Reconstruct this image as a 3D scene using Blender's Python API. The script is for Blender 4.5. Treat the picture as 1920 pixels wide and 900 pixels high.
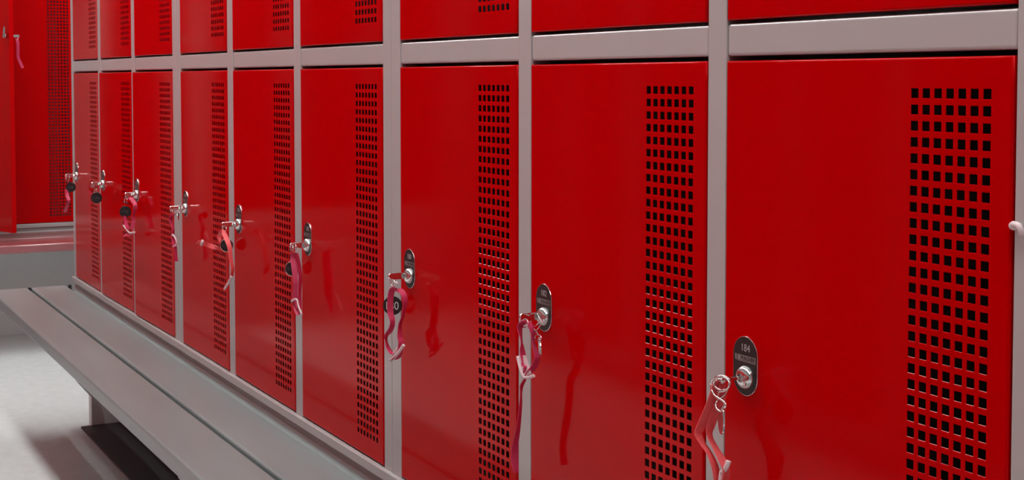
import bpy, bmesh, math, random
from mathutils import Vector, Matrix

scene = bpy.context.scene
for o in list(bpy.data.objects):
    bpy.data.objects.remove(o)
COL = scene.collection

# ------------------------------------------------------------------ camera
# side row of lockers: front face in the plane Y=0, running along +X; room at +Y
FPX, CX, CY, XV, YV = 2600.0, 960.0, 267.0, -457.0, 148.5
CAM = Vector((0.0, 0.8225, 1.04))
PITCH = math.atan((CY - YV) / FPX)
YAW = math.atan((CX - XV) * math.cos(PITCH) / FPX)
FWD = Vector((math.cos(YAW) * math.cos(PITCH), -math.sin(YAW) * math.cos(PITCH), -math.sin(PITCH)))
RGT = Vector((-math.sin(YAW), -math.cos(YAW), 0.0))
UPV = RGT.cross(FWD)
cd = bpy.data.cameras.new('camera')
cam = bpy.data.objects.new('camera', cd)
COL.objects.link(cam)
cd.sensor_fit = 'HORIZONTAL'
cd.sensor_width = 36.0
cd.lens = FPX / 1920.0 * 36.0
cd.shift_y = -(450.0 - CY) / 1920.0
cd.clip_start = 0.02
m = Matrix((RGT, UPV, -FWD)).transposed().to_4x4()
m.translation = CAM
cam.matrix_world = m
cd.dof.use_dof = True
cd.dof.focus_distance = 1.35
cd.dof.aperture_fstop = 45.0
scene.camera = cam

# ------------------------------------------------------------------ world, exposure, lamps
w = bpy.data.worlds.new('world')
scene.world = w
w.use_nodes = True
w.node_tree.nodes['Background'].inputs[0].default_value = (0.8, 0.85, 0.9, 1)
w.node_tree.nodes['Background'].inputs[1].default_value = 0.15
scene.view_settings.view_transform = 'Standard'
scene.view_settings.look = 'None'
scene.view_settings.gamma = 1.0
scene.view_settings.use_curve_mapping = False
scene.view_settings.exposure = 0.0
LAMP_STRENGTH = 22.0
LAMPS = [(-0.3, 0.62), (1.55, 0.62), (3.2, 0.62), (4.72, 0.62), (4.85, -0.55)]
CEIL = 2.75


# ------------------------------------------------------------------ materials
def principled(name, color, rough=0.4, metal=0.0, spec=0.5, coat=0.0, coat_rough=0.1,
               noise=0.0, nscale=20.0, bump=0.0, bscale=200.0, emis=None, estr=0.0, stretch=None):
    mt = bpy.data.materials.new(name)
    mt.use_nodes = True
    nt = mt.node_tree
    b = nt.nodes['Principled BSDF']
    b.inputs['Base Color'].default_value = (*color, 1)
    b.inputs['Roughness'].default_value = rough
    b.inputs['Metallic'].default_value = metal
    b.inputs['Specular IOR Level'].default_value = spec
    b.inputs['Coat Weight'].default_value = coat
    b.inputs['Coat Roughness'].default_value = coat_rough
    tc = nt.nodes.new('ShaderNodeTexCoord')
    mp = nt.nodes.new('ShaderNodeMapping')
    nt.links.new(tc.outputs['Object'], mp.inputs[0])
    if stretch:
        mp.inputs['Scale'].default_value = stretch
    if noise > 0:
        n = nt.nodes.new('ShaderNodeTexNoise')
        n.inputs['Scale'].default_value = nscale
        n.inputs['Detail'].default_value = 6
        nt.links.new(mp.outputs[0], n.inputs['Vector'])
        r = nt.nodes.new('ShaderNodeMapRange')
        r.inputs[1].default_value = 0.25
        r.inputs[2].default_value = 0.75
        r.inputs[3].default_value = 1 - noise
        r.inputs[4].default_value = 1 + noise
        nt.links.new(n.outputs[0], r.inputs[0])
        mx = nt.nodes.new('ShaderNodeVectorMath')
        mx.operation = 'SCALE'
        mx.inputs[0].default_value = color
        nt.links.new(r.outputs[0], mx.inputs['Scale'])
        nt.links.new(mx.outputs[0], b.inputs['Base Color'])
    if bump > 0:
        n2 = nt.nodes.new('ShaderNodeTexNoise')
        n2.inputs['Scale'].default_value = bscale
        n2.inputs['Detail'].default_value = 3
        nt.links.new(mp.outputs[0], n2.inputs['Vector'])
        bp = nt.nodes.new('ShaderNodeBump')
        bp.inputs['Strength'].default_value = bump
        bp.inputs['Distance'].default_value = 0.001
        nt.links.new(n2.outputs[0], bp.inputs['Height'])
        nt.links.new(bp.outputs[0], b.inputs['Normal'])
    if emis:
        b.inputs['Emission Color'].default_value = (*emis, 1)
        b.inputs['Emission Strength'].default_value = estr
    return mt


RED = principled('red_lacquer', (0.52, 0.0, 0.001), rough=0.09, spec=0.09, noise=0.03, nscale=3,
                 bump=0.035, bscale=260)
GREY = principled('warm_grey_lacquer', (0.455, 0.435, 0.435), rough=0.20, spec=0.75, noise=0.02, nscale=9,
                  bump=0.06, bscale=300)
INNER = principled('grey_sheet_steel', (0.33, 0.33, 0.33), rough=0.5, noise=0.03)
PLANK = principled('grey_coated_plank', (0.225, 0.262, 0.262), rough=0.30, spec=0.3, noise=0.12, nscale=9,
                   bump=0.25, bscale=90, stretch=(0.25, 1.6, 1))
PLANKG = principled('polished_pink_reflection_plank', (0.34, 0.11, 0.12), rough=0.12, spec=0.8, noise=0.05, nscale=9)  # pink includes the red doors' reflection, put into the colour
BASE = principled('grey_base_steel', (0.70, 0.75, 0.75), rough=0.45, noise=0.03, nscale=5)
FLOOR = principled('pale_grey_vinyl', (0.70, 0.76, 0.76), rough=0.28, spec=0.25, noise=0.07, nscale=28,
                   bump=0.05, bscale=60)
DARK = principled('dark_plinth_and_shade', (0.06, 0.06, 0.06), rough=0.6, noise=0.03)  # plinth colour; also used for the added shade plate and rear light block
WALL = principled('grey_plaster', (0.55, 0.55, 0.55), rough=0.8, noise=0.03, nscale=4)
CEILM = principled('white_ceiling_paint', (0.75, 0.75, 0.75), rough=0.9, noise=0.01)
CHROME = principled('polished_chrome', (0.78, 0.79, 0.78), rough=0.13, metal=1.0, noise=0.02)
BLACK = principled('black_enamel', (0.012, 0.012, 0.012), rough=0.3, spec=0.5, noise=0.05)
BLACKP = principled('black_plastic', (0.012, 0.012, 0.014), rough=0.35, noise=0.05)
INKG = principled('engraved_grey', (0.42, 0.42, 0.42), rough=0.4, metal=0.3, noise=0.03)
BADGE = principled('brushed_badge_steel', (0.30, 0.28, 0.28), rough=0.4, metal=0.5, noise=0.08, nscale=600)
INKD = principled('worn_grey_print', (0.10, 0.10, 0.10), rough=0.5, noise=0.02)
INKW = principled('pale_print', (0.62, 0.62, 0.64), rough=0.5, noise=0.02)
STRAPC = principled('coral_woven_nylon', (0.86, 0.12, 0.13), rough=0.6, noise=0.22, nscale=1100,
                    bump=0.6, bscale=1300)
STRAPP = principled('pink_woven_nylon', (0.60, 0.034, 0.115), rough=0.55, noise=0.12, nscale=1100,
                    bump=0.5, bscale=1300)
CLIPM = principled('white_plastic', (0.80, 0.66, 0.69), rough=0.35, noise=0.03, nscale=80)
TUBE = principled('lamp_diffuser', (0.9, 0.9, 0.9), rough=0.5, emis=(1.0, 0.985, 0.96), estr=LAMP_STRENGTH, noise=0.01)


# ------------------------------------------------------------------ mesh helpers
def link(name, me, mat, parent=None, loc=(0, 0, 0)):
    for q in (mat if isinstance(mat, (list, tuple)) else [mat]):
        if len(me.materials) < (len(mat) if isinstance(mat, (list, tuple)) else 1):
            me.materials.append(q)
    o = bpy.data.objects.new(name, me)
    COL.objects.link(o)
    o.location = loc
    if parent:
        o.parent = parent
    return o


def obj(name, bm, mat, parent=None, loc=(0, 0, 0), smooth=False):
    me = bpy.data.meshes.new(name)
    bmesh.ops.recalc_face_normals(bm, faces=bm.faces)
    bm.to_mesh(me)
    bm.free()
    if smooth:
        for p in me.polygons:
            p.use_smooth = True
    return link(name, me, mat, parent, loc)


def empty(name, loc=(0, 0, 0), rz=0.0):
    o = bpy.data.objects.new(name, None)
    COL.objects.link(o)
    o.location = loc
    o.rotation_euler = (0, 0, rz)
    o.empty_display_size = 0.05
    return o


def tag(o, label=None, cat=None, group=None, kind=None):
    if label: o['label'] = label
    if cat: o['category'] = cat
    if group: o['group'] = group
    if kind: o['kind'] = kind
    return o


def box(bm, x0, x1, y0, y1, z0, z1, bev=0.0, seg=2):
    t = bmesh.new()
    bmesh.ops.create_cube(t, size=1.0)
    for v in t.verts:
        v.co = Vector(((x0 + x1) / 2 + v.co.x * (x1 - x0), (y0 + y1) / 2 + v.co.y * (y1 - y0),
                       (z0 + z1) / 2 + v.co.z * (z1 - z0)))
    if bev > 0:
        bmesh.ops.bevel(t, geom=t.edges[:], offset=bev, segments=seg, affect='EDGES', profile=0.5)
    merge(bm, t)


def merge(bm, t, mat=None, mi=None):
    vm = {}
    for v in t.verts:
        vm[v] = bm.verts.new(mat @ v.co if mat else v.co)
    for f in t.faces:
        nf = bm.faces.new([vm[v] for v in f.verts])
        nf.smooth = f.smooth
        nf.material_index = f.material_index if mi is None else mi
    t.free()


def prism(bm, pts, axis, a, b, bev=0.0, mi=0):
    """closed outline pts (2-D) swept from a to b along axis; the outline takes the two other axes in order"""
    t = bmesh.new()
    def mk(p, s):
        if axis == 'x': return Vector((s, p[0], p[1]))
        if axis == 'y': return Vector((p[0], s, p[1]))
        return Vector((p[0], p[1], s))
    va = [t.verts.new(mk(p, a)) for p in pts]
    vb = [t.verts.new(mk(p, b)) for p in pts]
    n = len(pts)
    t.faces.new(va)
    t.faces.new(vb[::-1])
    for i in range(n):
        t.faces.new((va[i], vb[i], vb[(i + 1) % n], va[(i + 1) % n]))
    bmesh.ops.recalc_face_normals(t, faces=t.faces)
    if bev > 0:
        ed = [e for e in t.edges if (e.verts[0] in va) == (e.verts[1] in va)]
        bmesh.ops.bevel(t, geom=ed, offset=bev, segments=2, affect='EDGES', profile=0.5)
    merge(bm, t, mi=mi)


def lathe_y(bm, prof, c=(0, 0, 0), n=32, mi=0):
    """profile of (radius, y) turned about the local Y axis"""
    rings = []
    c = Vector(c)
    for r, y in prof:
        if r < 1e-6:
            rings.append([bm.verts.new(c + Vector((0, y, 0)))])
        else:
            rings.append([bm.verts.new(c + Vector((r * math.cos(2 * math.pi * i / n), y, r * math.sin(2 * math.pi * i / n))))
                          for i in range(n)])
    for a, b in zip(rings, rings[1:]):
        for i in range(n):
            j = (i + 1) % n
            if len(a) == 1 and len(b) == 1: continue
            if len(a) == 1: f = bm.faces.new((a[0], b[i], b[j]))
            elif len(b) == 1: f = bm.faces.new((a[i], b[0], a[j]))
            else: f = bm.faces.new((a[i], b[i], b[j], a[j]))
            f.material_index = mi
            f.smooth = True


def catmull(pts, sub=6):
    """smooth list of tuples (any length)"""
    if len(pts) < 3: return [tuple(p) for p in pts]
    P = [pts[0]] + list(pts) + [pts[-1]]
    out = []
    for i in range(1, len(P) - 2):
        for k in range(sub):
            t = k / sub
            out.append(tuple(0.5 * ((2 * b) + (-a + c) * t + (2 * a - 5 * b + 4 * c - d) * t * t + (-a + 3 * b - 3 * c + d) * t ** 3)
                             for a, b, c, d in zip(P[i - 1], P[i], P[i + 1], P[i + 2])))
    out.append(tuple(pts[-1]))
    return out


def tube(bm, pts, r, n=10, closed=False, flat=1.0):
    pts = [Vector(p) for p in pts]
    rings = []
    N = len(pts)
    prev = None
    for i, p in enumerate(pts):
        a = pts[(i - 1) % N] if (closed or i > 0) else p
        b = pts[(i + 1) % N] if (closed or i < N - 1) else p
        t = (b - a).normalized()
        if prev is None:
            u = t.orthogonal().normalized()
        else:
            u = (prev - t * prev.dot(t)).normalized()
        prev = u
        v = t.cross(u)
        rings.append([bm.verts.new(p + (u * math.cos(2 * math.pi * k / n) + v * flat * math.sin(2 * math.pi * k / n)) * r) for k in range(n)])
    M = N if closed else N - 1
    for i in range(M):
        a, b = rings[i], rings[(i + 1) % N]
        for k in range(n):
            f = bm.faces.new((a[k], a[(k + 1) % n], b[(k + 1) % n], b[k]))
            f.smooth = True
    if not closed:
        bm.faces.new(rings[0][::-1])
        bm.faces.new(rings[-1])


def text_mesh(name, body, size, mat, parent, loc, thick=0.0002, width=None, bold=0.0):
    """raised lettering on a plane facing local +Y, reading right = local -X"""
    cu = bpy.data.curves.new(name, 'FONT')
    cu.body = body
    cu.align_x = 'CENTER'
    cu.align_y = 'CENTER'
    cu.size = size
    cu.extrude = thick
    cu.offset = bold
    to = bpy.data.objects.new('tmp', cu)
    COL.objects.link(to)
    bpy.context.view_layer.update()
    me = bpy.data.meshes.new_from_object(to.evaluated_get(bpy.context.evaluated_depsgraph_get()))
    bpy.data.objects.remove(to)
    xs = [v.co.x for v in me.vertices]
    ys = [v.co.y for v in me.vertices]
    sc = width / (max(xs) - min(xs)) if width else 1.0
    mx, my = (max(xs) + min(xs)) / 2, (max(ys) + min(ys)) / 2
    for v in me.vertices:
        x, y, z = v.co
        v.co = Vector((-(x - mx) * sc, z, y - my))
    me.name = name
    me.materials.clear()
    return link(name, me, mat, parent, loc)


def copy_tree(o, parent=None):
    c = o.copy()
    COL.objects.link(c)
    if parent: c.parent = parent
    for ch in list(o.children):
        copy_tree(ch, c)
    return c


def at(x, y, Y=None, X=None, Z=None):
    """the place seen at photo pixel (x, y) on a plane of the room"""
    r = FWD * FPX + RGT * (x - CX) - UPV * (y - CY)
    if Y is not None: t = (Y - CAM.y) / r.y
    elif X is not None: t = (X - CAM.x) / r.x
    else: t = (Z - CAM.z) / r.z
    return CAM + r * t


# ------------------------------------------------------------------ locker measures
Z_BENCH = 0.42
DB0, DT0 = 0.4545, 1.0577        # lower door
DB1, DT1 = 1.0962, 1.7000        # upper door
RAIL0, RAIL1 = 1.0622, 1.0932
ZTOP = 1.735
DEPTH = 0.50


# ---- structure
def room_box(name, *a, mat):
    bm = bmesh.new()
    box(bm, *a)
    return tag(obj(name, bm, mat), kind='structure')


RX0, RX1, RY0, RY1 = -2.6, 6.42, -2.3, 2.34
room_box('floor', RX0 - .1, RX1 + .1, RY0 - .1, RY1 + .1, -0.1, 0.0, mat=FLOOR)
room_box('ceiling', RX0 - .1, RX1 + .1, RY0 - .1, RY1 + .1, CEIL, CEIL + .1, mat=CEILM)
room_box('wall_end', RX1, RX1 + .1, RY0 - .1, RY1 + .1, 0, CEIL, mat=WALL)
room_box('wall_back', RX0 - .1, RX0, RY0 - .1, RY1 + .1, 0, CEIL, mat=WALL)
room_box('wall_right', RX0 - .1, RX1 + .1, RY0 - .1, RY0, 0, CEIL, mat=WALL)
room_box('wall_left', RX0 - .1, RX1 + .1, RY1, RY1 + .1, 0, CEIL, mat=WALL)


# ---- perforated door
HPX, HPZ, HW, HH = 0.01255, 0.01319, 0.0084, 0.0084
DOOR_CACHE = {}


def door_mesh(wd, ht, mirror=False):
    key = (round(wd, 4), round(ht, 4))
    if key in DOOR_CACHE: return DOOR_CACHE[key]
    r = 0.0022
    T = 0.0009
    DP = 0.018
    ncol = 7
    xs = [r]
    hx = []
    for i in range(ncol):
        c = 0.0247 + i * HPX
        hx.append(len(xs))
        xs += [c - HW / 2, c + HW / 2]
    xs.append(wd - r)
    top = ht - 0.0290
    nrow = int(round((top - 0.030) / HPZ)) + 1
    zs = [r]
    hz = []
    for j in range(nrow):
        c = top - (nrow - 1 - j) * HPZ
        hz.append(len(zs))
        zs += [c - HH / 2, c + HH / 2]
    zs.append(ht - r)
    nx, nz = len(xs), len(zs)
    V, Fc, sm = [], [], []
    def add(x, y, z):
        V.append((x, y, z)); return len(V) - 1
    front = [[add(x, 0, z) for z in zs] for x in xs]
    back = [[add(x, -T, z) for z in zs] for x in xs]
    hxs, hzs = set(hx), set(hz)
    for i in range(nx - 1):
        for j in range(nz - 1):
            if i in hxs and j in hzs:
                c_ = 0.0003
                f = [front[i][j], front[i + 1][j], front[i + 1][j + 1], front[i][j + 1]]
                g = [add(xs[i] + c_, -c_, zs[j] + c_), add(xs[i + 1] - c_, -c_, zs[j] + c_),
                     add(xs[i + 1] - c_, -c_, zs[j + 1] - c_), add(xs[i] + c_, -c_, zs[j + 1] - c_)]
                for k in range(4):
                    Fc.append((f[k], f[(k + 1) % 4], g[(k + 1) % 4], g[k])); sm.append(False)
                f = g
                b = [back[i][j], back[i + 1][j], back[i + 1][j + 1], back[i][j + 1]]
                for k in range(4):
                    Fc.append((f[k], f[(k + 1) % 4], b[(k + 1) % 4], b[k])); sm.append(False)
            else:
                Fc.append((front[i][j], front[i][j + 1], front[i + 1][j + 1], front[i + 1][j])); sm.append(False)
                Fc.append((back[i][j], back[i + 1][j], back[i + 1][j + 1], back[i][j + 1])); sm.append(False)
    loop = [(i, 0) for i in range(nx - 1)] + [(nx - 1, j) for j in range(nz - 1)] + \
           [(i, nz - 1) for i in range(nx - 1, 0, -1)] + [(0, j) for j in range(nz - 1, 0, -1)]
    def ring(off, y):
        out = []
        for i, j in loop:
            x, z = xs[i], zs[j]
            if i == 0: x -= off
            if i == nx - 1: x += off
            if j == 0: z -= off
            if j == nz - 1: z += off
            out.append(add(x, y, z))
        return out
    prev = [front[i][j] for i, j in loop]
    L = len(loop)
    seq = [(r * math.sin(a), -(r - r * math.cos(a)), True) for a in (math.pi / 8, math.pi / 4, 3 * math.pi / 8, math.pi / 2)]
    seq += [(r, -DP, False), (r - T, -DP, False), (r - T, -T * 2, False)]
    for off, y, s in seq:
        cur = ring(off, y)
        for k in range(L):
            Fc.append((prev[k], prev[(k + 1) % L], cur[(k + 1) % L], cur[k])); sm.append(s)
        prev = cur
    lastb = [back[i][j] for i, j in loop]
    for k in range(L):
        Fc.append((prev[k], prev[(k + 1) % L], lastb[(k + 1) % L], lastb[k])); sm.append(False)
    me = bpy.data.meshes.new('door')
    me.from_pydata(V, [], Fc)
    for p, s in zip(me.polygons, sm): p.use_smooth = s
    bm = bmesh.new(); bm.from_mesh(me)
    bmesh.ops.recalc_face_normals(bm, faces=bm.faces)
    bm.to_mesh(me); bm.free()
    me.materials.append(RED)
    DOOR_CACHE[key] = me
    return me


# ---- lock (plate with a black face and a bright rim, cylinder)
def stadium(wd, ht, n=14):
    r = wd / 2
    pts = []
    for k in range(n + 1):
        a = math.pi * k / n
        pts.append((r * math.cos(a), ht / 2 - r + r * math.sin(a)))
    for k in range(n + 1):
        a = math.pi + math.pi * k / n
        pts.append((r * math.cos(a), -(ht / 2 - r) + r * math.sin(a)))
    return pts


def plate_mesh():
    bm = bmesh.new()
    prism(bm, stadium(0.0368, 0.0572), 'y', 0.0, 0.0014, bev=0.0004, mi=0)
    prism(bm, stadium(0.0354, 0.0558), 'y', 0.0012, 0.0016, mi=1)
    bmesh.ops.recalc_face_normals(bm, faces=bm.faces)
    me = bpy.data.meshes.new('lock_plate'); bm.to_mesh(me); bm.free()
    me.materials.append(CHROME); me.materials.append(BLACK)
    return me


def cyl_mesh():
    bm = bmesh.new()
    lathe_y(bm, [(0, 0.0014), (0.0114, 0.0014), (0.0114, 0.0030), (0.0110, 0.0044), (0.0101, 0.0060), (0.0088, 0.0074), (0.0070, 0.0084),
                 (0.0052, 0.0089), (0.0042, 0.0089), (0.0040, 0.0072), (0, 0.0072)], n=40)
    box(bm, -0.0005, 0.0005, 0.0070, 0.0076, -0.0030, 0.0030)
    bmesh.ops.recalc_face_normals(bm, faces=bm.faces)
    me = bpy.data.meshes.new('lock_cylinder'); bm.to_mesh(me); bm.free()
    me.set_sharp_from_angle(angle=math.radians(28))
    me.materials.append(CHROME)
    return me


def cam_mesh():
    """the lever of the lock on the inside of the door"""
    bm = bmesh.new()
    lathe_y(bm, [(0, -0.022), (0.008, -0.022), (0.009, -0.020), (0.009, -0.0015), (0, -0.0015)], n=20)
    prism(bm, [(-0.007, -0.008), (0.007, -0.008), (0.012, 0.020), (0.010, 0.034), (0.003, 0.036), (-0.002, 0.02)], 'y', -0.0245, -0.0218, bev=0.0005)
    bmesh.ops.recalc_face_normals(bm, faces=bm.faces)
    me = bpy.data.meshes.new('lock_lever'); bm.to_mesh(me); bm.free()
    me.materials.append(CHROME)
    return me


PLATE, CYL, LEVER = plate_mesh(), cyl_mesh(), cam_mesh()


def badge_mesh():
    bm = bmesh.new()
    box(bm, -0.0130, 0.0140, 0.0016, 0.0018, -0.0031, 0.0031)
    prism(bm, [(0.0174, -0.0024), (0.0150, -0.0024), (0.0156, 0.0031), (0.0180, 0.0031)], 'y', 0.0016, 0.0018)
    bmesh.ops.recalc_face_normals(bm, faces=bm.faces)
    me = bpy.data.meshes.new('badge'); bm.to_mesh(me); bm.free()
    me.materials.append(BADGE)
    return me


BADGE_ME = badge_mesh()


def add_lock(door, wd, lz, number=None, brand=True, lever=False):
    lx = wd - 0.0337
    link('lock_plate', PLATE, CHROME, door, (lx, 0, lz))
    link('lock_cylinder', CYL, CHROME, door, (lx - 0.0020, 0, lz - 0.0102))
    if brand:
        link('badge', BADGE_ME, BADGE, door, (lx - 0.0030, 0, lz + 0.0070))
        text_mesh('lettering', 'WAGNER', 0.0054, BLACK, door, (lx - 0.0042, 0.0019, lz + 0.0077), 0.0001, 0.0222, 0.00004)
        bm = bmesh.new(); box(bm, -0.0128, 0.0128, 0.0018, 0.0020, -0.00015, 0.00015)
        obj('underline', bm, BLACK, door, (lx - 0.0026, 0, lz + 0.0049))
    if number:
        nt_ = text_mesh('number', number, 0.0100, INKG, door, (lx - 0.0014, 0.0017, lz + 0.0176), 0.0001, 0.0120)
        bm = bmesh.new(); bm.from_mesh(nt_.data)          # the little flag on the figure 1
        prism(bm, [(0.00535, 0.0036), (0.0066, 0.0022), (0.0066, 0.0014), (0.00535, 0.0026)], 'y', -0.0001, 0.0001)
        bm.to_mesh(nt_.data); bm.free()
    if lever:
        link('lock_lever', LEVER, CHROME, door, (lx, 0, lz - 0.0102))


LZ = 0.7672 - DB0


INNER_LIT = principled('lit_grey_sheet_steel', (0.55, 0.55, 0.55), rough=0.45, noise=0.03)  # same steel made paler to brighten the open locker in reflections


def locker_unit(name, L, spans, tiers, numbers=None, ajar=None, lock_all=True, opened=None, brand=True):
    """three columns; spans = door openings (x0, x1) measured from the right end, local +Y = out of the front"""
    t = empty(name)
    # carcass: outer skin, shelf, partitions, back
    bm = bmesh.new()
    s = 0.0012
    zb = 0.4215
    box(bm, 0, s, -DEPTH, -0.003, zb, ZTOP)
    box(bm, L - s, L, -DEPTH, -0.003, zb, ZTOP)
    box(bm, s, L - s, -DEPTH, -DEPTH + s, zb, ZTOP)
    box(bm, s, L - s, -DEPTH + s, -0.003, zb, zb + s)
    box(bm, s, L - s, -DEPTH + s, -0.003, ZTOP - s, ZTOP)
    for a, b in zip(spans, spans[1:]):
        c = (a[1] + b[0]) / 2
        box(bm, c - s / 2, c + s / 2, -DEPTH + s, -0.016, zb + s, ZTOP - s)
    box(bm, s, L - s, -DEPTH + s, -0.022, DB0 - 0.004, DB0 - 0.003)
    if tiers == 2:
        box(bm, s, L - s, -DEPTH + s, -0.022, RAIL0 + 0.012, RAIL0 + 0.013)
    obj('carcass', bm, INNER_LIT if opened else INNER, t)
    # posts
    edges = [0.0] + [v for sp in spans for v in sp] + [L]
    for k in range(0, len(edges), 2):
        a, b = edges[k], edges[k + 1]
        bm = bmesh.new()
        g = 0.0004
        box(bm, a + (g if k == 0 else 0), b - (g if k == len(edges) - 2 else 0), -0.028, 0.0, DB0 - 0.0022, ZTOP, 0.0010, 3)
        obj('post', bm, GREY, t)
    # rails between the posts
    rl = [('bottom_rail', zb, DB0 - 0.0022), ('top_rail', DT1 + 0.003, ZTOP)]
    if tiers == 2: rl.insert(1, ('middle_rail', RAIL0, RAIL1))
    bm = bmesh.new()
    box(bm, 0.0004, L - 0.0004, -0.028, 0.0070, 0.4365, DB0 - 0.0022, 0.0016, 3)
    box(bm, 0.0004, L - 0.0004, -0.026, -0.002, zb, 0.4367)
    obj('bottom_rail', bm, GREY, t)
    for nm, z0, z1 in rl[1:]:
        for a, b in spans:
            bm = bmesh.new()
            box(bm, a + 0.0001, b - 0.0001, -0.024, -0.0012, z0, z1, 0.0030, 4)
            obj(nm, bm, GREY, t)
    # doors
    tl = [(DB0, DT0), (DB1, DT1)] if tiers == 2 else [(DB0, DT1)]
    for ci, (a, b) in enumerate(spans):
        for ti, (z0, z1) in enumerate(tl):
            x0, x1 = a + 0.0030, b - 0.0010
            d = link('door', door_mesh(x1 - x0, z1 - z0), RED, t, (x0, 0.0004, z0))
            ang = 0.0
            if ajar and ti == 0: ang = ajar[ci]
            if opened is not None and ci == opened[0]: ang = opened[1]
            d.rotation_euler = (0, 0, ang)
            num = numbers[ci] if (numbers and ti == 0) else None
            lz = LZ if tiers == 2 else 1.2050 + 0.0102 - DB0
            add_lock(d, x1 - x0, lz, num, brand=brand and tiers == 2 and ti == 0,
                     lever=(opened is not None and ci == opened[0]))
            if num: d['label'] = 'lower red perforated door numbered ' + num
    return t


# side row (X of the right end, measured spans between the posts)
S = [1898.1, 1361.3, 1326.6, 995.7, 972.1, 750.8, 733.5, 718.75, 564.4, 552.1, 437.9, 427.9, 340]
U1x, U2x, U3x, U4x = 0.6990, 1.8845, 3.0770, 4.2500
u1 = locker_unit('locker', U2x - U1x, [(0.7264 - U1x, 1.0782 - U1x), (1.1073 - U1x, 1.4632 - U1x), (1.4941 - U1x, 1.8518 - U1x)],
                 2, ['184', '182', '180'])
u1.location = (U1x, 0, 0)
tag(u1, 'nearest red and grey locker bank, its doors numbered 184, 182 and 180', 'locker', 'locker banks of the long row')
u2 = locker_unit('locker', U3x - U2x, [(1.9139 - U2x, 2.2728 - U2x), (2.3054 - U2x, 2.6588 - U2x), (2.6935 - U2x, 3.0420 - U2x)],
                 2, ['178', '176', '174'])
u2.location = (U2x, 0, 0)
tag(u2, 'red and grey locker bank in the middle of the long row of three', 'locker',
    'locker banks of the long row')
u3 = locker_unit('locker', U4x - U3x, [(3.1075 - U3x, 3.4640 - U3x), (3.4960 - U3x, 3.8500 - U3x), (3.8830 - U3x, 4.2180 - U3x)],
                 2, ['172', '170', '168'], ajar=(0.016, 0.012, 0.0))
u3.location = (U3x, 0, 0)
tag(u3, 'farthest red and grey locker bank of the long row of three', 'locker', 'locker banks of the long row')

# opposite row, seen only as reflections in the lacquer
std = [(0.030, 0.388), (0.420, 0.779), (0.811, 1.170)]
OPPY = 1.70
opp = []
for k in range(5):
    if k == 0:
        o = locker_unit('tall_locker', 1.2, std, 1, brand=False)
        bm = bmesh.new()
        box(bm, 0.002, 1.198, -0.47, -0.04, 0.331, 0.4208, 0.001)
        obj('plinth', bm, DARK, o)
    else:
        o = copy_tree(opp[0])
    o.location = (0.2 + 1.2 * k, OPPY, -0.33)
    o.rotation_euler = (0, 0, math.pi)
    pos = ['first', 'second', 'third', 'fourth', 'fifth'][k]
    tag(o, 'tall red locker bank across the aisle, %s from the near end' % pos, 'locker',
        'locker banks across the aisle')
    opp.append(o)

# end row, full-height doors, facing the camera
EX = 5.87
e1 = locker_unit('tall_locker', 1.2, [(0.027, 0.386), (0.418, 0.777), (0.809, 1.17)], 1, opened=(1, math.radians(107)), brand=False)
e1.location = (EX, -0.355, 0)
e1.rotation_euler = (0, 0, math.pi / 2)
tag(e1, 'tall red locker bank at far left with one full-height door swung open', 'locker', 'tall locker banks of the end row')
est = locker_unit('tall_locker', 1.2, std, 1, brand=False)
est.location = (EX, 0.846, 0)
est.rotation_euler = (0, 0, math.pi / 2)
tag(est, 'tall red locker bank of the end row, left of the one with the open door', 'locker', 'tall locker banks of the end row')
ec = copy_tree(est)
ec.location = (EX, -1.556, 0)
tag(ec, 'tall red locker bank hidden behind the end of the long row', 'locker', 'tall locker banks of the end row')


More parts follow.
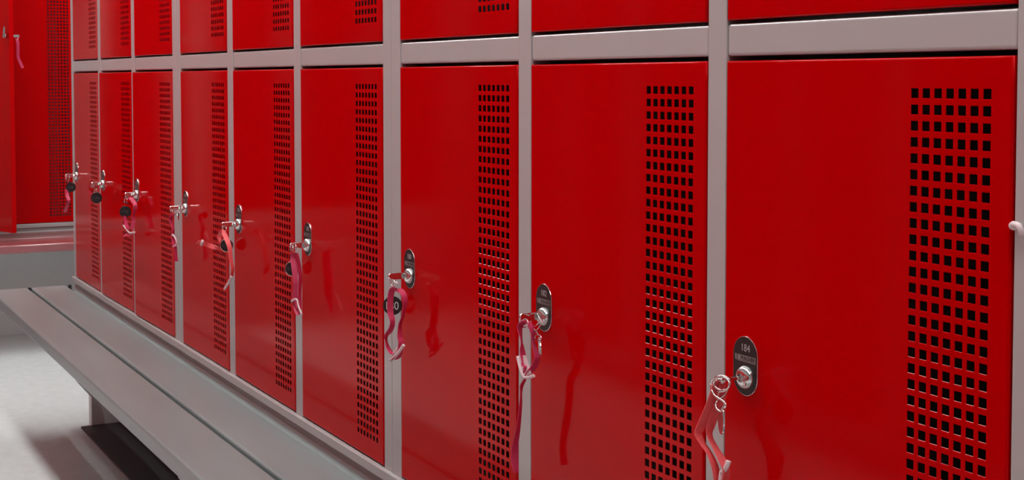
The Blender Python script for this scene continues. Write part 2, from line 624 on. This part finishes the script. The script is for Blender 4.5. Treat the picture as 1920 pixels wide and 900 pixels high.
# ---- benches with their base frames
def bench(label, L, leg_xs, panel=False, bolts=True, ov=0.0, planks=((0.0165, 0.1180), (0.1262, 0.2310)), pmat=None):
    t = empty('bench')
    for a, b in planks:
        bm = bmesh.new()
        box(bm, 0, L + ov, a, b, 0.388, Z_BENCH, 0.0055, 4)
        obj('plank', bm, pmat or PLANK, t)
    bm = bmesh.new()
    box(bm, 0, L, -0.46, -0.42, 0.37, 0.4212, 0.002)
    box(bm, 0, L, -0.040, 0.0, 0.37, 0.4212, 0.002)
    for x in leg_xs:
        box(bm, x, x + 0.04, -0.42, -0.04, 0.37, 0.4212, 0.002)
        prism(bm, [(0.0, 0.3878), (0.0, 0.30), (0.20, 0.362), (0.20, 0.3878)], 'x', x, x + 0.04, bev=0.001)
    obj('frame', bm, BASE, t)
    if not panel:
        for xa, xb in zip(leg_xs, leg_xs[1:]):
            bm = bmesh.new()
            box(bm, xa + 0.041, xb - 0.001, -0.455, -0.005, 0.0, 0.006, 0.002)  # dark plate added on the floor, stands in for shade under the lockers
            obj('floor_shade_plate', bm, DARK, t)
    for x in leg_xs:
        bm = bmesh.new()
        prism(bm, [(0.0, 0.3695), (0.0, 0.135), (-0.037, 0.090), (-0.037, 0.0), (-0.43, 0.0), (-0.43, 0.3695)], 'x', x, x + 0.04, bev=0.002)
        obj('leg', bm, BASE, t)
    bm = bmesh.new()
    box(bm, 0, L, -0.47, -0.4605, 0.001, 0.419, 0.001)  # unseen, added to keep aisle light from reaching under the base
    obj('rear_light_block', bm, DARK, t)
    if panel:
        bm = bmesh.new()
        prism(bm, [(-0.041, 0.3695), (-0.041, 0.095), (-0.030, 0.085), (-0.030, 0.0), (-0.060, 0.0), (-0.060, 0.3695)], 'x', 0, L, bev=0.001)
        obj('plinth_panel', bm, BASE, t)
    if bolts:
        for y in (0.1220, 0.006):
            bm = bmesh.new()
            box(bm, L + ov - 0.014, L + ov - 0.002, y - 0.0045, y + 0.0045, 0.405, 0.4215, 0.002)
            obj('end_plug', bm, BLACKP, t)
    return tag(t, label, 'bench')


b1 = bench('long grey two-plank bench running along the foot of the long locker row', U4x - U1x, [0.05, 1.17, 2.36, 3.511], ov=0.045)
b1.location = (U1x, 0, 0)
b2 = bench('bench with reflection-tinted pink top and grey plinth at the far left below the tall end lockers', 3.6, [0.02, 1.16, 2.36, 3.54], panel=True, bolts=False,
           planks=((0.0165, 0.230), (0.240, 0.455)), pmat=PLANKG)
b2.location = (EX, -1.556, 0)
b2.rotation_euler = (0, 0, math.pi / 2)

# ------------------------------------------------------------------ keys with wrist straps
def ribbon(bm, pts, wreal):
    """pts: (x, y, depth Y or X, apparent width in photo pixels); a woven band of real width wreal, twisted to show that width"""
    dense = catmull(pts, 7)
    P = [at(p[0], p[1], Y=p[2]) for p in dense]
    rings = []
    N = len(P)
    prevw = None
    for i, p in enumerate(P):
        T = (P[min(i + 1, N - 1)] - P[max(i - 1, 0)]).normalized()
        view = (p - CAM)
        dist = view.dot(FWD)
        view.normalize()
        side = T.cross(view)
        if side.length < 1e-4: side = RGT.copy()
        side.normalize()
        app = max(0.12, min(1.0, dense[i][3] * dist / FPX / wreal))
        th = math.acos(app)
        nrm = side.cross(T).normalized()
        wv = side * math.cos(th) + nrm * math.sin(th)
        if prevw is not None and wv.dot(prevw) < 0: wv = -wv
        prevw = wv
        nv = T.cross(wv).normalized() * 0.00045
        wv = wv * wreal / 2
        rings.append([bm.verts.new(q) for q in (p - wv - nv, p + wv - nv, p + wv + nv, p - wv + nv)])
    for a, b in zip(rings, rings[1:]):
        for k in range(4):
            f = bm.faces.new((a[k], a[(k + 1) % 4], b[(k + 1) % 4], b[k]))
            f.smooth = False
    bm.faces.new(rings[0][::-1])
    bm.faces.new(rings[-1])


def key_mesh(roll):
    bm = bmesh.new()
    t = bmesh.new()
    out = [(0.0072, -0.0030), (0.0100, -0.0032), (0.0110, -0.0046), (0.0310, -0.0046), (0.0330, -0.0030), (0.0336, 0.0),
           (0.0332, 0.0034), (0.0310, 0.0050), (0.0110, 0.0050), (0.0100, 0.0036), (0.0072, 0.0030)]
    prism(t, out, 'x', -0.0016, 0.0016, bev=0.0010)
    tube(t, [(0, 0.0298 + 0.0024 * math.cos(q), -0.0052 + 0.0024 * math.sin(q)) for q in [math.pi * 2 * k / 14 for k in range(14)]],
         0.0008, 8, closed=True)
    merge(bm, t, mat=Matrix.Rotation(roll, 4, 'Y'))
    for f in bm.faces: f.smooth = False
    return bm


def loop_px(cx, cy, rx, ry, Y, tilt=0.0, dY=0.0, n=28):
    """a wire ring: (cx, cy) in the photo, half-sizes rx, ry, plane depth Y leaning by dY"""
    out = []
    for k in range(n):
        a = 2 * math.pi * k / n
        u, v = rx * math.cos(a), ry * math.sin(a)
        out.append(at(cx + u * math.cos(tilt) - v * math.sin(tilt), cy + u * math.sin(tilt) + v * math.cos(tilt), Y=Y + dY * math.cos(a)))
    return out


def make_key(lock, label, roll=0.0, rings=(), wires=(), disc=None, straps=(), clips=(), mat=STRAPP, wreal=0.009, number=None,
             wire_r=0.0007, tagedge=None, plate=None):
    lx, lzz = lock
    root = empty('locker_key', (lx, 0.0, lzz))
    inv = Matrix.Translation(-Vector((lx, 0.0, lzz)))
    def fin(name, bm, mt):
        bmesh.ops.transform(bm, matrix=inv, verts=bm.verts)
        return obj(name, bm, mt, root)
    k = obj('key', key_mesh(roll), CHROME, root)
    if rings or wires:
        bm = bmesh.new()
        for r in rings: tube(bm, loop_px(*r), wire_r, 8, closed=True)
        for wv in wires: tube(bm, [at(p[0], p[1], Y=p[2]) for p in catmull(wv, 6)], wire_r * 1.15, 8)
        fin('ring', bm, CHROME)
    if disc:
        x, y, Y, r, yaw = disc
        c = at(x, y, Y=Y)
        bm = bmesh.new()
        lathe_y(bm, [(0, -0.0011), (r - 0.0004, -0.0011), (r, -0.0006), (r, 0.0006), (r - 0.0004, 0.0011), (0, 0.0011)], n=36)
        for f in bm.faces: f.smooth = False
        d = obj('number_disc', bm, BLACKP, root, tuple(c - Vector((lx, 0, lzz))))
        d.rotation_euler = (0, 0, yaw)
        bm = bmesh.new()
        tube(bm, [(r * math.cos(a), 0, r * math.sin(a)) for a in [2 * math.pi * q / 36 for q in range(36)]], 0.0009, 8, closed=True)
        obj('rim', bm, CHROME if number in ('178', '176') else BLACKP, d)
        if number:
            text_mesh('disc_number', number, 0.0165 if number == '180' else 0.0095, INKW if number == '180' else INKD, d,
                      (0, 0.0012, 0), 0.0001, 0.0180 if number == '180' else 0.0150)
    if tagedge:
        bm = bmesh.new()
        # flat oval metal tag seen on its edge
        (x0, y0), (x1, y1), Y, wd = tagedge
        a, b = at(x0, y0, Y=Y), at(x1, y1, Y=Y)
        ax = (b - a)
        ln = ax.length
        ax.normalize()
        wdir = Vector((-(FWD.x), -(FWD.y), 0)).normalized()
        wdir = (wdir + RGT * 0.08).normalized()
        nn = ax.cross(wdir).normalized()
        wdir = nn.cross(ax).normalized()
        c = (a + b) / 2
        fr = []
        for s in (-1, 1):
            fr.append([bm.verts.new(c + ax * (ln / 2) * math.cos(2 * math.pi * q / 28) + wdir * (wd / 2) * math.sin(2 * math.pi * q / 28) + nn * s * 0.0007) for q in range(28)])
        bm.faces.new(fr[0]); bm.faces.new(fr[1][::-1])
        for q in range(28):
            bm.faces.new((fr[0][q], fr[1][q], fr[1][(q + 1) % 28], fr[0][(q + 1) % 28]))
        fin('metal_tag', bm, CHROME)
    if straps:
        bm = bmesh.new()
        for s_ in straps: ribbon(bm, s_, wreal)
        fin('wrist_strap', bm, mat)
    if clips:
        bm = bmesh.new()
        for c_ in clips:
            if len(c_) > 2:
                b2_ = bmesh.new()
                tube(b2_, [at(p[0], p[1], Y=p[2]) for p in c_[0]], c_[1], 10, flat=0.7)
                fin('strap_band', b2_, CLIPM)
                continue
            tube(bm, [at(p[0], p[1], Y=p[2]) for p in catmull(c_[0], 4)], c_[1], 10, flat=0.7)
        if plate:
            vs = [at(p[0], p[1], Y=p[2]) for p in plate]
            nn = (vs[1] - vs[0]).cross(vs[3] - vs[0]).normalized() * 0.0008
            A = [bm.verts.new(v - nn) for v in vs]; B = [bm.verts.new(v + nn) for v in vs]
            bm.faces.new(A); bm.faces.new(B[::-1])
            for q in range(4): bm.faces.new((A[q], B[q], B[(q + 1) % 4], A[(q + 1) % 4]))
        fin('strap_clip', bm, CLIPM)
    tag(root, label, 'key', 'locker keys on wrist straps')
    return root


LKZ = 0.7570
# 184
make_key((1.0447, LKZ), 'key on a coral woven strap with figure-eight chrome ring, at the lock numbered 184', roll=math.radians(90),
         rings=[(1351, 720, 16.8, 14.5, 0.036, 0.1, 0.003), (1354, 718, 15.5, 13.5, 0.034, 0.2, -0.003)], wire_r=0.00095,
         wires=[[(1334, 720, .037), (1334, 730, .038), (1340, 741, .038), (1350, 748, .038), (1358, 754, .037), (1361, 761, .037), (1358, 768, .036), (1351, 771, .037), (1344, 766, .037), (1342, 758, .036), (1346, 750, .033), (1358, 741, .028), (1365, 730, .030), (1367, 719, .033)]],
         straps=[[(1352, 719, .030, 12), (1343, 723, .033, 14), (1336, 745, .036, 14), (1325, 775, .037, 15), (1313, 803, .037, 15), (1310, 815, .037, 14), (1318, 832, .036, 9), (1330, 850, .035, 9), (1340, 873, .034, 12), (1345, 900, .033, 13), (1346, 925, .033, 13)],
                 [(1354, 720, .029, 11), (1355, 738, .028, 13), (1343, 770, .030, 16), (1332, 800, .031, 15), (1331, 818, .031, 9), (1342, 840, .032, 9), (1354, 862, .033, 13), (1362, 885, .032, 12), (1356, 915, .032, 12)]],
         clips=[([(1366, 864, .033), (1362, 876, .034), (1354, 887, .034)], 0.0026), ([(1354, 884, .034), (1351, 905, .034), (1349, 930, .034)], 0.0026)],
         tagedge=((1353, 763), (1352, 814), 0.037, 0.022), mat=STRAPC, wreal=0.0095)
# 182
make_key((1.4305, LKZ), 'key on a dark pink strap with a white L-shaped clip, at the lock numbered 182', roll=math.radians(8),
         rings=[(1000, 600, 11, 13, 0.026, 0.5, 0.005), (984, 606, 6, 8, 0.034, 0.2, 0.003), (1009, 633, 6, 5, 0.027, 0.4, 0.002)],
         wires=[[(1014, 598, .023), (1014, 607, .024), (1009, 616, .026), (1003, 623, .027), (1001, 628, .027)],
                [(991, 605, .028), (996, 612, .027), (1003, 619, .027), (1009, 627, .027)]],
         straps=[[(985, 602, .033, 9), (976, 610, .035, 10), (975, 620, .035, 8), (978, 640, .035, 2.5), (979, 655, .035, 8), (981, 668, .035, 10), (982, 682, .036, 5), (987, 688, .036, 10), (985, 697, .036, 6)],
                 [(990, 602, .031, 8), (998, 620, .031, 8), (1000, 640, .030, 4), (1004, 657, .030, 7), (1007, 672, .030, 10), (1001, 688, .031, 11), (992, 699, .033, 8), (985, 710, .034, 4), (979, 722, .034, 6), (977, 738, .034, 3), (976, 760, .034, 5), (972, 800, .034, 7), (966, 835, .034, 11), (965, 862, .034, 13), (968, 886, .034, 9)]],
         clips=[([(971, 668, .038), (975, 686, .038), (983, 708, .038)], 0.0023), ([(982, 708, .038), (992, 708, .036), (1001, 704, .034)], 0.0023)],
         plate=[(973, 667, .037), (985, 666, .034), (996, 700, .034), (984, 707, .037)],
         tagedge=((1011, 632), (1013, 669), 0.026, 0.024), wreal=0.0095)
# 180
make_key((1.8200, LKZ), 'key on a pink strap with a black disc showing 0, at the lock numbered 180', roll=0.0,
         rings=[(741, 534, 4, 8, 0.029, 0.1, 0.003), (737, 531, 4, 8, 0.031, -0.3, 0.004)],
         disc=(736, 573, 0.014, 0.0132, 1.05), number='180',
         straps=[[(742, 541, .031, 8), (735, 545, .033, 11), (732, 562, .034, 11), (732, 585, .034, 11), (736, 603, .034, 9), (733, 617, .034, 9), (725, 629, .034, 7), (724, 638, .034, 4), (728, 652, .033, 6), (736, 664, .033, 7)],
                 [(745, 542, .028, 8), (755, 549, .026, 10), (760, 565, .025, 9), (756, 590, .025, 5), (750, 610, .026, 6), (750, 630, .027, 9), (752, 645, .028, 10), (748, 665, .029, 10), (739, 674, .030, 6)]],
         clips=[([(757, 647, .032), (748, 660, .032), (738, 671, .032), (731, 675, .032)], 0.0024), ([(747, 652, .030), (741, 660, .030), (735, 668, .030)], 0.0022)])
# 178
make_key((2.2390, LKZ), 'key on a broad dark pink strap, in the first lock left of 180', roll=0.0,
         rings=[(554, 467, 5, 5, 0.030, 0.3, 0.004), (552, 462, 3, 5, 0.033, 0, 0.003)],
         number='178', disc=(548, 504, 0.014, 0.0122, 0.95),
         straps=[[(552, 474, .031, 8), (549, 482, .032, 12), (552, 505, .032, 13), (554, 530, .032, 13), (553, 552, .032, 13), (554, 572, .031, 13), (560, 590, .031, 10)],
                 [(555, 475, .026, 8), (560, 495, .024, 7), (563, 520, .024, 6), (562, 550, .025, 6), (562, 580, .028, 8)]],
         clips=[([(547, 565, .036), (551, 562, .036), (557, 562, .036), (560, 574, .036), (566, 590, .036)], 0.0021)])
# 176
make_key((2.6310, LKZ), 'key on a pink strap with a loose end sticking out sideways stiffly', roll=0.12,
         rings=[(421, 429, 3.5, 5, 0.031, 0.1, 0.003)],
         number='176', disc=(425, 460, 0.015, 0.0122, 1.15),
         straps=[[(414, 452, .034, 6), (411, 443, .034, 7), (418, 435, .035, 9), (424, 446, .035, 9), (430, 462, .035, 8), (433, 485, .035, 7), (436, 505, .034, 6), (434, 520, .034, 5)],
                 [(412, 464, .037, 3), (404, 464, .043, 8), (392, 460, .052, 10), (380, 456, .066, 9), (369, 454, .078, 6)]],
         clips=[([(434, 518, .036), (428, 531, .036), (421, 542, .036)], 0.0024), ([(380, 451, .069), (377, 460, .069)], 0.0028, 1)], mat=STRAPC)
# 174
make_key((3.0190, LKZ), 'key with a bright metal tag and faded strap, third lock left of 180', roll=0.12,
         rings=[(329, 396, 5, 5, 0.031, 0.1, 0.004)],
         wires=[[(344, 391, .012), (338, 397, .024), (333, 400, .030)]],
         straps=[[(325, 402, .032, 5), (320, 410, .033, 6), (325, 430, .033, 4), (324, 445, .033, 6), (328, 462, .033, 6), (330, 480, .033, 5), (331, 490, .033, 6)]],
         clips=[([(322, 444, .035), (324, 440, .035), (329, 447, .035), (331, 458, .034), (325, 462, .035)], 0.0023)],
         tagedge=((334, 398), (334, 413), 0.030, 0.020))
# 172
make_key((3.4390, LKZ), 'key with black disc, pink strap and white V-shaped clip, fourth lock left of 180', roll=0.12,
         rings=[(236, 376, 2.5, 6, 0.032, 0.1, 0.003)],
         number='172', disc=(235, 397, 0.032, 0.0135, 1.2),
         straps=[[(243, 370, .028, 5), (249, 376, .026, 8), (254, 386, .024, 8), (251, 402, .024, 4), (250, 415, .026, 7), (247, 430, .030, 7)],
                 [(234, 405, .034, 5), (236, 418, .034, 6), (240, 430, .033, 5)],
                 [(232, 443, .033, 3), (238, 440, .033, 4), (246, 441, .032, 3)]],
         clips=[([(232, 423, .034), (237, 430, .034), (244, 437, .033), (252, 435, .031)], 0.0028)])
# 170
make_key((3.8250, LKZ), 'key with a black disc and no strap, second lock from the far end', roll=0.12,
         rings=[(173, 349, 4, 3, 0.036, 0.1, 0.003), (179, 358, 2, 6, 0.033, 0.1, 0.002)],
         number='170', disc=(181, 371, 0.031, 0.0140, 1.2))
# 168
make_key((4.1880, LKZ), 'key with a black disc and magenta strap, farthest lock of the long row', roll=0.12,
         rings=[(127, 333, 3, 7, 0.034, 0.1, 0.003)],
         number='168', disc=(133, 351, 0.031, 0.0132, 1.2),
         straps=[[(124, 355, .034, 4), (126, 366, .034, 6), (129, 376, .034, 6), (126, 386, .034, 5), (121, 398, .034, 7)]])

# the strap hanging from the swung-open door of the end row (its key sits on the far face of that door)
dang = math.radians(107)
hinge = Vector((EX, -0.355 + 0.418 + 0.003, 0))
wd_o = 0.777 - 0.418 - 0.004
dirw = Vector((-math.sin(dang), math.cos(dang), 0))       # along the open door
outn = Vector((-math.cos(dang) * -1 * -1, -math.sin(dang), 0))
outn = Vector((-math.cos(dang), -math.sin(dang), 0))
lockp = hinge + dirw * (wd_o - 0.0325)
lockp.z = 1.205
root = empty('locker_key', tuple(lockp), math.pi / 2 + dang)
obj('key', key_mesh(0.0), CHROME, root, (0, 0.0045, 0))
bm = bmesh.new()
tube(bm, [(0.0, 0.0275 + 0.006 * math.cos(a), -0.006 + 0.0065 * math.sin(a)) for a in [2 * math.pi * q / 20 for q in range(20)]], 0.0008, 8, closed=True)
obj('ring', bm, CHROME, root)
bm = bmesh.new()
rr = []
sp = catmull([(0.0, .029, -.012), (0.002, .031, -.030), (0.0, .032, -.055), (-0.004, .034, -.08), (-.004, .042, -.10), (0, .050, -.122)], 5)
for i, p in enumerate(sp):
    p = Vector(p)
    a = Vector((0.0010, 0, 0)); b = Vector((0, 0.0055, 0.001))
    rr.append([bm.verts.new(p + q) for q in (-a - b, a - b, a + b, -a + b)])
for a, b in zip(rr, rr[1:]):
    for k in range(4): bm.faces.new((a[k], a[(k + 1) % 4], b[(k + 1) % 4], b[k]))
bm.faces.new(rr[0][::-1]); bm.faces.new(rr[-1])
obj('wrist_strap', bm, STRAPP, root)
tag(root, 'key with magenta strap hanging beside the edge of the swung-open tall door', 'key', 'locker keys on wrist straps')

# ---- small white plug on the post at the right edge
bm = bmesh.new()
pts = [at(1899, 421, Y=0.004), at(1905, 421, Y=0.006), at(1911, 424, Y=0.007), at(1914, 432, Y=0.007), at(1916, 438, Y=0.005)]
tube(bm, catmull([tuple(p) for p in pts], 4), 0.0024, 12)
lathe_y(bm, [(0, 0.0), (0.0032, 0.0), (0.0036, 0.0015), (0.0028, 0.0036), (0, 0.0040)], c=at(1903, 423, Y=0.0), n=16)
hk = obj('post_hook', bm, CLIPM)
tag(hk, 'small off-white plastic hook on the grey post at the right', 'hook')

# ---- ceiling lamps; the last is added to brighten the end row
for i, (x, y) in enumerate(LAMPS):
    L, W = 1.5, 0.20
    t = empty('ceiling_light', (x, y, CEIL))
    bm = bmesh.new()
    box(bm, -L / 2 - .02, L / 2 + .02, -W / 2 - .02, W / 2 + .02, -0.045, 0.0, 0.004)
    obj('housing', bm, CEILM, t)
    bm = bmesh.new()
    box(bm, -L / 2, L / 2, -W / 2, W / 2, -0.060, -0.0455)
    obj('diffuser', bm, TUBE, t)
    tag(t, 'white strip ceiling lamp, %s along the locker aisle' % ['first', 'second', 'third', 'fourth'][i] if i < 4 else
        'unseen strip lamp added beyond the long locker row to brighten the end row', 'ceiling lamp', 'ceiling lamps')
